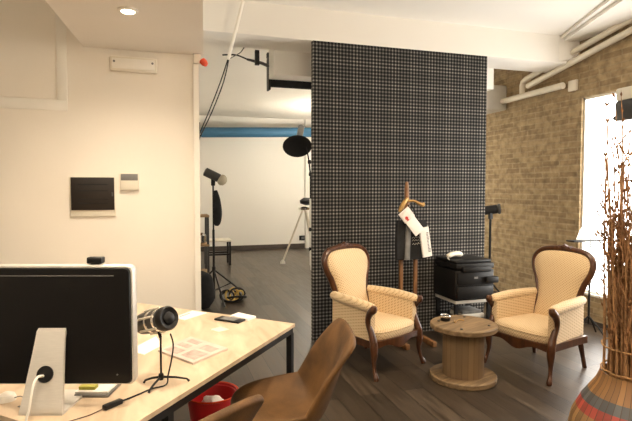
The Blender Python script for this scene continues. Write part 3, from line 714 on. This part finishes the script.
# ------------------------------------------------------------------ armchairs
def armchair(label, loc, rotz):
    t = thing('armchair', label, 'armchair', loc, rotz, 'carved wooden armchairs')
    W = M['mahog']; U = M['uph']
    def by(z): return .20+.21*(z-.30)
    # seat cushion
    b = bm_()
    def seat_ring(sc_, z, n=40):
        out = []
        for i in range(n):
            a = 2*PI*i/n; c_, s = math.cos(a), math.sin(a)
            ex = .30
            x = math.copysign(abs(c_)**ex, c_)*.268; y = math.copysign(abs(s)**ex, s)*.255
            x *= 1-.13*(y+.255)/.51
            if y < 0: y -= .035*(1-(x/.268)**2)
            out.append((x*sc_, y*sc_-.015, z))
        return out
    add_rings(b, [seat_ring(.97, .285), seat_ring(1.0, .295), seat_ring(1.015, .33), seat_ring(1.0, .36), seat_ring(.95, .378), seat_ring(.75, .392), seat_ring(.35, .40)])
    finish(b, 'seat', U, t)
    b = bm_(); add_tube(b, seat_ring(1.012, .352)+seat_ring(1.012, .352)[:1], .005, 6); finish(b, 'piping', U, t)
    # rails
    b = bm_(); n = 16; rings = []
    for i in range(n+1):
        s = -1+2*i/n; x = s*.275; y = -.275-.03*(1-s*s); dip = .028*(1-s*s)-.018*abs(math.sin(s*PI))
        zb = .245-.030*math.cos(s*PI*.5)*math.cos(s*PI*1.5)-.01
        rings.append([(x, y-.012, zb), (x, y-.014, .292), (x, y+.03, .292), (x, y+.03, zb)])
    add_rings(b, rings); finish(b, 'seat_rail', W, t)
    for sx in (-1, 1):
        b = bm_(); add_rings(b, [[(sx*(.285-o_), y, z) for o_, z in ((0, .235), (0, .292), (.03, .292), (.03, .235))] for y in (-.27, 0, .22)]); finish(b, 'seat_rail', W, t)
    b = bm_(); add_box(b, -.23, .23, .19, .225, .235, .30); finish(b, 'seat_rail', W, t)
    # legs
    for sx in (-1, 1):
        b = bm_(); add_tube(b, [(sx*.300, -.320, .0), (sx*.300, -.318, .02), (sx*.293, -.298, .06), (sx*.286, -.282, .13), (sx*.287, -.285, .20), (sx*.287, -.282, .25), (sx*.287, -.278, .30)], [.019, .022, .016, .019, .029, .032, .028], 10, 4); finish(b, 'leg', W, t)
        b = bm_(); add_tube(b, [(sx*.232, .285, 0), (sx*.226, .26, .10), (sx*.220, .23, .22), (sx*.212, .20, .32)], [.017, .018, .023, .024], 8, 4, square=False); finish(b, 'leg', W, t)
        b = bm_(); add_tube(b, [(sx*.287, -.278, .29), (sx*.284, -.255, .35), (sx*.288, -.225, .42), (sx*.292, -.225, .47), (sx*.294, -.25, .52), (sx*.292, -.278, .548), (sx*.290, -.285, .578)], [.031, .027, .023, .024, .029, .032, .020], 10, 4)
        finish(b, 'arm_support', W, t)
        # upholstered arm: side panel + rolled pad
        b = bm_()
        rings = []
        for f in range(9):
            q = f/8; y = -.25+.50*q; xo = sx*(.287-.055*q); zt = .53+.02*q
            th = .05
            rings.append([(xo, y, .285), (xo, y, zt), (xo-sx*th, y, zt), (xo-sx*th, y, .285)])
        add_rings(b, rings)
        add_tube(b, [(sx*.274, -.258, .550), (sx*.272, -.250, .552), (sx*.268, -.18, .556), (sx*.258, -.05, .565), (sx*.238, .12, .566), (sx*.215, .24, .568), (sx*.205, .27, .566)], [.022, .036, .041, .042, .042, .038, .03], 14, 4)
        finish(b, 'armrest', U, t)
    # back
    half = [(.205, .30), (.196, .42), (.184, .52), (.188, .60), (.216, .70), (.252, .775), (.268, .845), (.250, .905), (.20, .945), (.12, .962), (.0, .968)]
    out = spline([(x, 0, z) for x, z in half], 4)
    loop = [(p.x, p.z) for p in out]+[(-p.x, p.z) for p in out[-2::-1]]
    b = bm_()
    def ring(s, dep):
        zc = .66
        return [(x*s, by(zc+(z-zc)*s)+dep, zc+(z-zc)*s) for x, z in loop]
    add_rings(b, [ring(.90, .035), ring(.96, .025), ring(.97, .0), ring(.945, -.022), ring(.86, -.04), ring(.6, -.058), ring(.2, -.065)])
    finish(b, 'backrest', U, t)
    b = bm_(); add_tube(b, [(x, by(z), z) for x, z in loop], .026, 10, up=(0, 1, 0), sx=1.15, sy=1.0); bf = finish(b, 'back_frame', W, t)
    # carved crest
    b = bm_(); rings = []
    for i in range(15):
        s = -1+2*i/14; h = .045*max(0, 1-abs(s)**1.4)*(1-.28*math.sin(abs(s)*PI*1.9)**2)+.006
        x = s*.115; zb = .966-.004*abs(s)
        rings.append([(x, by(.98)-.022, zb), (x, by(.98)-.02, zb+h*.8), (x, by(.98), zb+h), (x, by(.98)+.018, zb+h*.8), (x, by(.98)+.02, zb)])
    add_rings(b, rings)
    for sx in (-1, 0, 1): add_tube(b, [(sx*.055, by(.98)-.03, .979), (sx*.055, by(.98)+.01, .981)], [.012, .02] if sx else [.018, .03], 10)
    finish(b, 'crest', W, bf)
    return t
ARM1 = armchair('cream armchair with carved frame, left of the spool table, before plaid wall', (1.728, 3.926, 0), R(24))
dup(ARM1, (3.036, 3.415, 0), R(-75), 'cream armchair with carved frame by brick wall, right of spool table')

# ------------------------------------------------------------------ cable-spool table
t = thing('cable_spool_table', 'wooden cable spool used as a low round table', 'table', (2.262, 3.364, 0), R(20))
lathe('bottom_flange', M['spool'], [(.001, 0), (.250, 0), (.256, .006), (.256, .036), (.250, .042), (.001, .042)], t, seg=48)
lathe('drum', M['drum'], [(.158, .042), (.158, .40)], t, seg=44)
tp = lathe('top_flange', M['spool'], [(.001, .40), (.250, .40), (.256, .406), (.256, .434), (.250, .44), (.001, .44)], t, seg=48)
for a in (.6, 2.2, 3.7, 5.2): lathe('bolt', M['darkgrey'], [(.011, .44), (.011, .446), (.005, .448)], tp, seg=8, org=(.19*math.cos(a), .19*math.sin(a), 0))
t = thing('glass_ashtray', 'small dark glass ashtray on the spool table', 'ashtray', (2.165, 3.47, .44))
lathe('bowl', M['black'], [(.030, 0), (.036, .003), (.040, .028), (.041, .03), (.036, .03), (.030, .012), (.001, .012)], t, seg=20)
lathe('rim', M['chrome'], [(.036, .030), (.041, .030), (.042, .042), (.038, .046), (.034, .042)], t, seg=20)
b = bm_(); add_tube(b, [(.05*math.cos(i*.55), .03*math.sin(i*.9), .006) for i in range(9)], .004, 6, 3)
tag(finish(b, 'wire_ornament', M['brass'], loc=(2.245, 3.41, .44)), 'small twisted brass wire lying beside the ashtray', 'ornament')

# ------------------------------------------------------------------ easel with things hanging on it
t = thing('wooden_easel', 'brown wooden easel standing in front of the plaid partition', 'easel', (2.31, 4.38, 0))
for x in (-.078, .078): box('upright', M['easel'], x-.017, x+.017, -.015, .015, .05, 1.12, .003, t)
tube('mast', M['easel'], [(-.02, 0, .95), (-.02, 0, 1.30), (-.022, 0, 1.50), (-.022, 0, 1.56)], [.024, .026, .022, .014], t, seg=10)
for x in (-.14, .14): box('foot', M['easel'], x-.02, x+.02, -.28, .16, 0, .05, .006, t)
box('cross_bar', M['easel'], -.14, .14, -.02, .02, .05, .09, .004, t)
tube('hook', M['brass'], [(-.02, -.02, 1.37), (.03, -.05, 1.375), (.08, -.06, 1.35), (.125, -.06, 1.335), (.13, -.06, 1.36)], [.014, .012, .016, .018, .008], t, seg=8, k=3)
tube('hook', M['brass'], [(-.02, -.02, 1.40), (-.06, -.05, 1.38), (-.11, -.06, 1.31), (-.13, -.06, 1.27)], [.014, .02, .022, .012], t, seg=8, k=3)
t = thing('black_tote_bag', 'black and grey printed bag hanging on the easel', 'bag', (2.305, 4.32, .81))
b = bm_(); rings = []
for z, hw, th in ((.0, .155, .012), (.01, .16, .03), (.15, .165, .04), (.30, .16, .03), (.38, .15, .012)):
    rings.append([(hw*sgx, th*sgy, z) for sgx, sgy in ((-1, -1), (-.5, -1.1), (0, -1), (.5, -1.1), (1, -1), (1, .4), (0, .4), (-1, .4))])
add_rings(b, rings); bag = finish(b, 'pouch', M['blackrough'], t)
b = bm_(); rings = []
for z, a0, a1 in ((.004, -.085, -.035), (.2, -.082, -.03), (.37, -.065, -.02)):
    rings.append([(a0, -.05, z), ((a0+a1)/2, -.057, z), (a1, -.05, z), (a1, -.02, z), (a0, -.02, z)])
add_rings(b, rings); finish(b, 'grey_panel', M['greycloth'], t)
b = bm_()
for k_ in range(3):
    z = .215-.03*k_
    add_tube(b, [(-.015+.013*i+.002*k_, -.052, z+(.010 if i % 2 else -.004)+random.uniform(-.004, .004)) for i in range(8)], .0022, 4)
finish(b, 'white_script', M['pale'], t)
for x in (-.05, .05): tube('strap', M['blackrough'], [(x, 0, .37), (x*.7, -.01, .46), (x*.3-.02, -.01, .53)], .008, t, seg=6, k=3)
Rc = Matrix.Translation((2.275, 4.235, 1.17)) @ Matrix.Rotation(R(-38), 4, 'Y') @ Matrix.Rotation(R(-6), 4, 'X')
t = thing('paper_brochure', 'white folded card with red mark tied on the easel', 'card', (0, 0, 0)); t.matrix_world = Rc
box('sheet', M['paper'], -.055, .055, -.004, .004, -.12, .05, .001, t)
box('cover', M['plastbag'], -.062, .062, -.008, .006, .04, .15, .002, t)
b = bm_(); add_lathe(b, [(.001, 0), (.016, 0), (.016, .001)], 14, (-.02, -.0085, .075), (0, -1, 0)); add_box(b, -.03, -.01, -.0095, -.0085, .045, .062); finish(b, 'red_mark', M['redink'], t)
Rn = Matrix.Translation((2.425, 4.25, .985)) @ Matrix.Rotation(R(-9), 4, 'Y')
t = thing('folded_newspaper', 'white folded newspaper hanging at the right of black bag', 'newspaper', (0, 0, 0)); t.matrix_world = Rn
b = bm_(); add_rings(b, [[(x, y, z) for x, y in ((-.05, -.012), (0, -.018), (.045, -.012), (.05, .0), (.045, .01), (-.05, .01))] for z in (-.145, -.14, .13, .14)]); finish(b, 'sheets', M['paper'], t)
b = bm_()
for i in range(14): add_box(b, .008, .008+random.uniform(.012, .026), -.0195, -.0165, -.10+.014*i, -.093+.014*i)
finish(b, 'printed_lines', M['ink'], t, smooth=False)

# ------------------------------------------------------------------ printer on its table
t = thing('printer_table', 'small black table with white edged top under the printer', 'table', (2.93, 4.38, 0))
box('table_top', M['pale'], -.205, .205, -.19, .19, .37, .40, .003, t)
for x in (-.185, .185):
    for y in (-.17, .17): box('leg', M['black'], x-.016, x+.016, y-.016, y+.016, 0, .37, 0, t)
box('shelf', M['black'], -.19, .19, -.18, .18, .18, .20, 0, t)
tag(box('paper_ream', M['pale'], -.12, .12, -.13, .12, 0, .045, .004, loc=(2.97, 4.37, .20)), 'pale stack of paper on the shelf under printer', 'paper stack')
tag(box('binder', M['greycloth'], -.11, .11, -.1, .1, 0, .03, .004, loc=(2.96, 4.36, .245)), 'grey folder lying on the pale paper stack', 'folder')
t = thing('printer', 'big black multifunction printer standing before the plaid partition', 'printer', (2.93, 4.365, .40))
box('body', M['black'], -.22, .22, -.19, .215, .004, .30, .012, t)
box('front_panel', M['blackm'], -.20, .20, -.205, -.19, .155, .28, .006, t)
box('paper_drawer', M['blackm'], -.205, .205, -.205, -.19, .02, .14, .006, t)
box('scanner', M['black'], -.215, .215, -.20, .215, .31, .365, .012, t)
box('lid', M['blackm'], -.205, .205, -.17, .21, .365, .395, .012, t)
box('control_panel', M['blackm'], -.16, .16, -.235, -.195, .285, .335, .008, t)
box('output_tray', M['black'], .10, .24, -.24, -.15, .17, .23, .01, t)
b = bm_(); add_box(b, -.02, .02, -.208, -.2, .215, .235); finish(b, 'button', M['grey'], t)
t = thing('cream_handset', 'cream telephone handset lying on top of printer', 'telephone', (2.80, 4.345, .795), R(12))
b = bm_(); add_tube(b, [(-.085, 0, .018), (-.075, 0, .03), (-.02, 0, .045), (.04, 0, .045), (.085, 0, .035), (.095, 0, .02)], [.015, .028, .03, .032, .034, .015], 12, 4, sx=.8); finish(b, 'handset', M['cream'], t)
tube('cord', M['cream'], [(-.08, 0, .018), (-.11, -.03, .01), (-.12, -.06, .006)], .006, t, seg=6, k=3)

t = thing('strobe_stand', 'black strobe light on slim stand behind the partition edge', 'light stand', (3.67, 4.95, 0))
tube('pole', M['blackm'], [(0, 0, .03), (0, 0, 1.2)], .014, t, seg=8)
for dx, dy in ((.33, -.1), (-.15, .3), (-.2, -.12)): tube('leg', M['blackm'], [(0, 0, .42), (dx, dy, .015)], .010, t, seg=6)
hh = tube('strobe_head', M['black'], [(-.07, .05, 1.235), (-.06, .045, 1.235), (.07, -.02, 1.255), (.08, -.025, 1.255)], [.04, .052, .052, .04], t, seg=12)
lathe('front_ring', M['darkgrey'], [(.045, 0), (.062, .02), (.06, .04), (.03, .03)], hh, seg=16, org=(.07, -.02, 1.255), axis=(.85, -.5, .1))
box('mount', M['black'], -.02, .02, -.02, .02, 1.14, 1.22, .004, t)

# ------------------------------------------------------------------ music stand by the window
t = thing('music_stand', 'slim black music stand in front of the bright window', 'music stand', (4.155, 3.99, 0))
tube('pole', M['blackm'], [(0, 0, .12), (0, 0, .55)], .011, t, seg=8)
tube('pole', M['blackm'], [(0, 0, .5), (0, 0, .99)], .006, t, seg=8)
lathe('collar', M['black'], [(.014, .53), (.018, .54), (.014, .57)], t, seg=10)
for dx, dy in ((-.17, .03), (.13, .03), (.03, -.18)):
    tube('leg', M['blackm'], [(0, 0, .20), (dx*.6, dy*.6, .10), (dx, dy, .012)], .008, t, seg=6)
box('ledge', M['blackm'], -.28, .13, -.07, .03, .965, .98, .003, t)
b = bm_()
mtx = Matrix.Translation((4.155, 3.985, .982)) @ Matrix.Rotation(R(-20), 4, 'X')
add_rings(b, [[mtx @ Vector(p) for p in ((-.20, -.010, .0), (.11, -.012, .0), (.11, -.016, .0), (-.20, -.014, .0))], [mtx @ Vector(p) for p in ((-.12, -.010, .10), (.11, -.012, .10), (.11, -.016, .10), (-.12, -.014, .10))], [mtx @ Vector(p) for p in ((-.02, -.010, .18), (.11, -.012, .18), (.11, -.016, .18), (-.02, -.014, .18))]])
tag(finish(b, 'sheet_music', M['paper'], smooth=False), 'white sheets of paper lying on the music stand', 'paper')

# lamp housing at the window and a thin wooden rack behind the branches
t = thing('window_lamp', 'cream boxy lamp with dark front at the top of window', 'lamp', (4.22, 3.62, 2.30))
b = bm_(); add_box(b, -.08, .08, -.13, .11, .02, .14, .015); finish(b, 'housing', M['cream'], t)
b = bm_(); add_box(b, -.09, .05, -.13, .10, -.17, .02, .012); finish(b, 'front', M['darkgrey'], t)
tube('arm', M['black'], [(.06, .05, .0), (.16, .06, -.05), (.30, .06, -.02)], .014, t, seg=8)
lathe('knob', M['black'], [(.022, 0), (.03, .01), (.022, .05)], t, seg=10, org=(-.03, .11, -.13), axis=(0, 1, 0))
t = thing('wooden_rack', 'thin brown wooden rack in front of the window behind branches', 'rack', (4.3, 3.5, 0))
for y in (.275, -.35): tube('upright', M['easel'], [(0, y, 0), (0, y, 1.75)], .014, t, seg=8)
for z in (1.57, 1.72, .9): tube('rung', M['easel'], [(0, -.35, z), (0, .275, z)], .009, t, seg=8)

# ------------------------------------------------------------------ vase with dry branches
VX, VY = 2.457, 2.02
t = thing('slatted_floor_vase', 'big slatted wooden floor vase with grey and red bands', 'vase', (VX, VY, 0))
lathe('body', M['vase'], [(.001, .0), (.24, .0), (.27, .02), (.325, .09), (.340, .15), (.322, .24), (.275, .335), (.235, .395), (.205, .44), (.188, .48), (.184, .50), (.176, .50), (.180, .47), (.197, .43), (.225, .395), (.262, .335), (.30, .22), (.22, .03), (.001, .02)], t, seg=64)
for z, r in ((.645, .179), (.515, .181)):
    b = bm_(); add_tube(b, [((r+random.uniform(-.002, .002))*math.cos(2*PI*i/40), (r+random.uniform(-.002, .002))*math.sin(2*PI*i/40), z+random.uniform(-.004, .004)) for i in range(41)], .005, 6)
    tag(finish(b, 'twine_loop', M['twine'], loc=(VX, VY, 0)), 'upper twine loop tied around the branch bundle' if z > .6 else 'lower twine loop around the branches at the vase mouth', 'twine')
NB = 190
for i in range(NB):
    a = random.uniform(0, 2*PI); q = math.sqrt((i+.5)/NB)
    r0 = .184*q; h = (random.uniform(1.3, 1.98), random.uniform(1.1, 1.55), random.uniform(.85, 1.25))[i % 3]
    spread = random.uniform(.98, 1.55)
    da = random.uniform(-.35, .35)
    pts = []; rad = []
    n = 7; wob = Vector((random.uniform(-.02, .02), random.uniform(-.02, .02), 0))
    for k_ in range(n):
        f = k_/(n-1); z = .20+(h-.20)*f
        rr = r0*(.93 if z < .7 else .93+(spread-.93)*((z-.7)/1.2))
        if z < .7: rr = min(rr, .172)
        aa = a+da*max(0, z-.7)/1.3
        j = wob*math.sin(f*7+i)*(1 if z > .7 else .15)
        pts.append(Vector((rr*math.cos(aa), rr*math.sin(aa), z))+j)
        rad.append(.0066*(1-.8*f)+.0008)
    b = bm_(); add_tube(b, pts, rad, 5, 2)
    sp = spline(pts, 4)
    for s in range(random.randint(3, 5)):
        idx = random.randint(int(len(sp)*.45), len(sp)-2); p = sp[idx]
        d = Vector((random.uniform(-1, 1), random.uniform(-1, 1), random.uniform(1.5, 3))).normalized()
        l = random.uniform(.08, .22)
        e = p+d*l; e.x = max(-.32, min(.32, e.x))
        add_tube(b, [p, p+d*l*.5+Vector((0, 0, .01)), e], [.0032, .0024, .0012], 4)
        for _ in range(3):
            c_ = p.lerp(e, random.uniform(.3, 1)); add_tube(b, [c_, c_+d*.010, c_+d*.022], [.0025, .0058, .0012], 5, mi=1)
    for _ in range(6):
        c_ = sp[random.randint(int(len(sp)*.4), len(sp)-1)]
        d = Vector((random.uniform(-.6, .6), random.uniform(-.6, .6), 1)).normalized()
        add_tube(b, [c_, c_+d*.012, c_+d*.026], [.003, .0068, .0015], 5, mi=1)
    tag(finish(b, 'dry_branch', [M['branch'], M['bud']], loc=(VX, VY, 0), recalc=False), 'thin dry brown branch with small buds standing in the slatted vase', 'branch', 'dry branches in the vase')

# ------------------------------------------------------------------ camera and view
cam = bpy.data.cameras.new('camera'); co = bpy.data.objects.new('camera', cam); COL.objects.link(co)
cam.sensor_fit = 'HORIZONTAL'; cam.sensor_width = 36; cam.lens = 36*500/632; cam.clip_start = .05
co.location = (0, 0, 1.5); co.rotation_euler = (R(90-2.577), 0, R(-17.3))
sc.camera = co
vs = sc.view_settings
vs.view_transform = 'Standard'; vs.look = 'None'; vs.gamma = 1; vs.use_curve_mapping = False; vs.exposure = 0.9
sc.cycles.max_bounces = 10; sc.cycles.diffuse_bounces = 5; sc.cycles.transparent_max_bounces = 24
sc.cycles.sample_clamp_indirect = 6
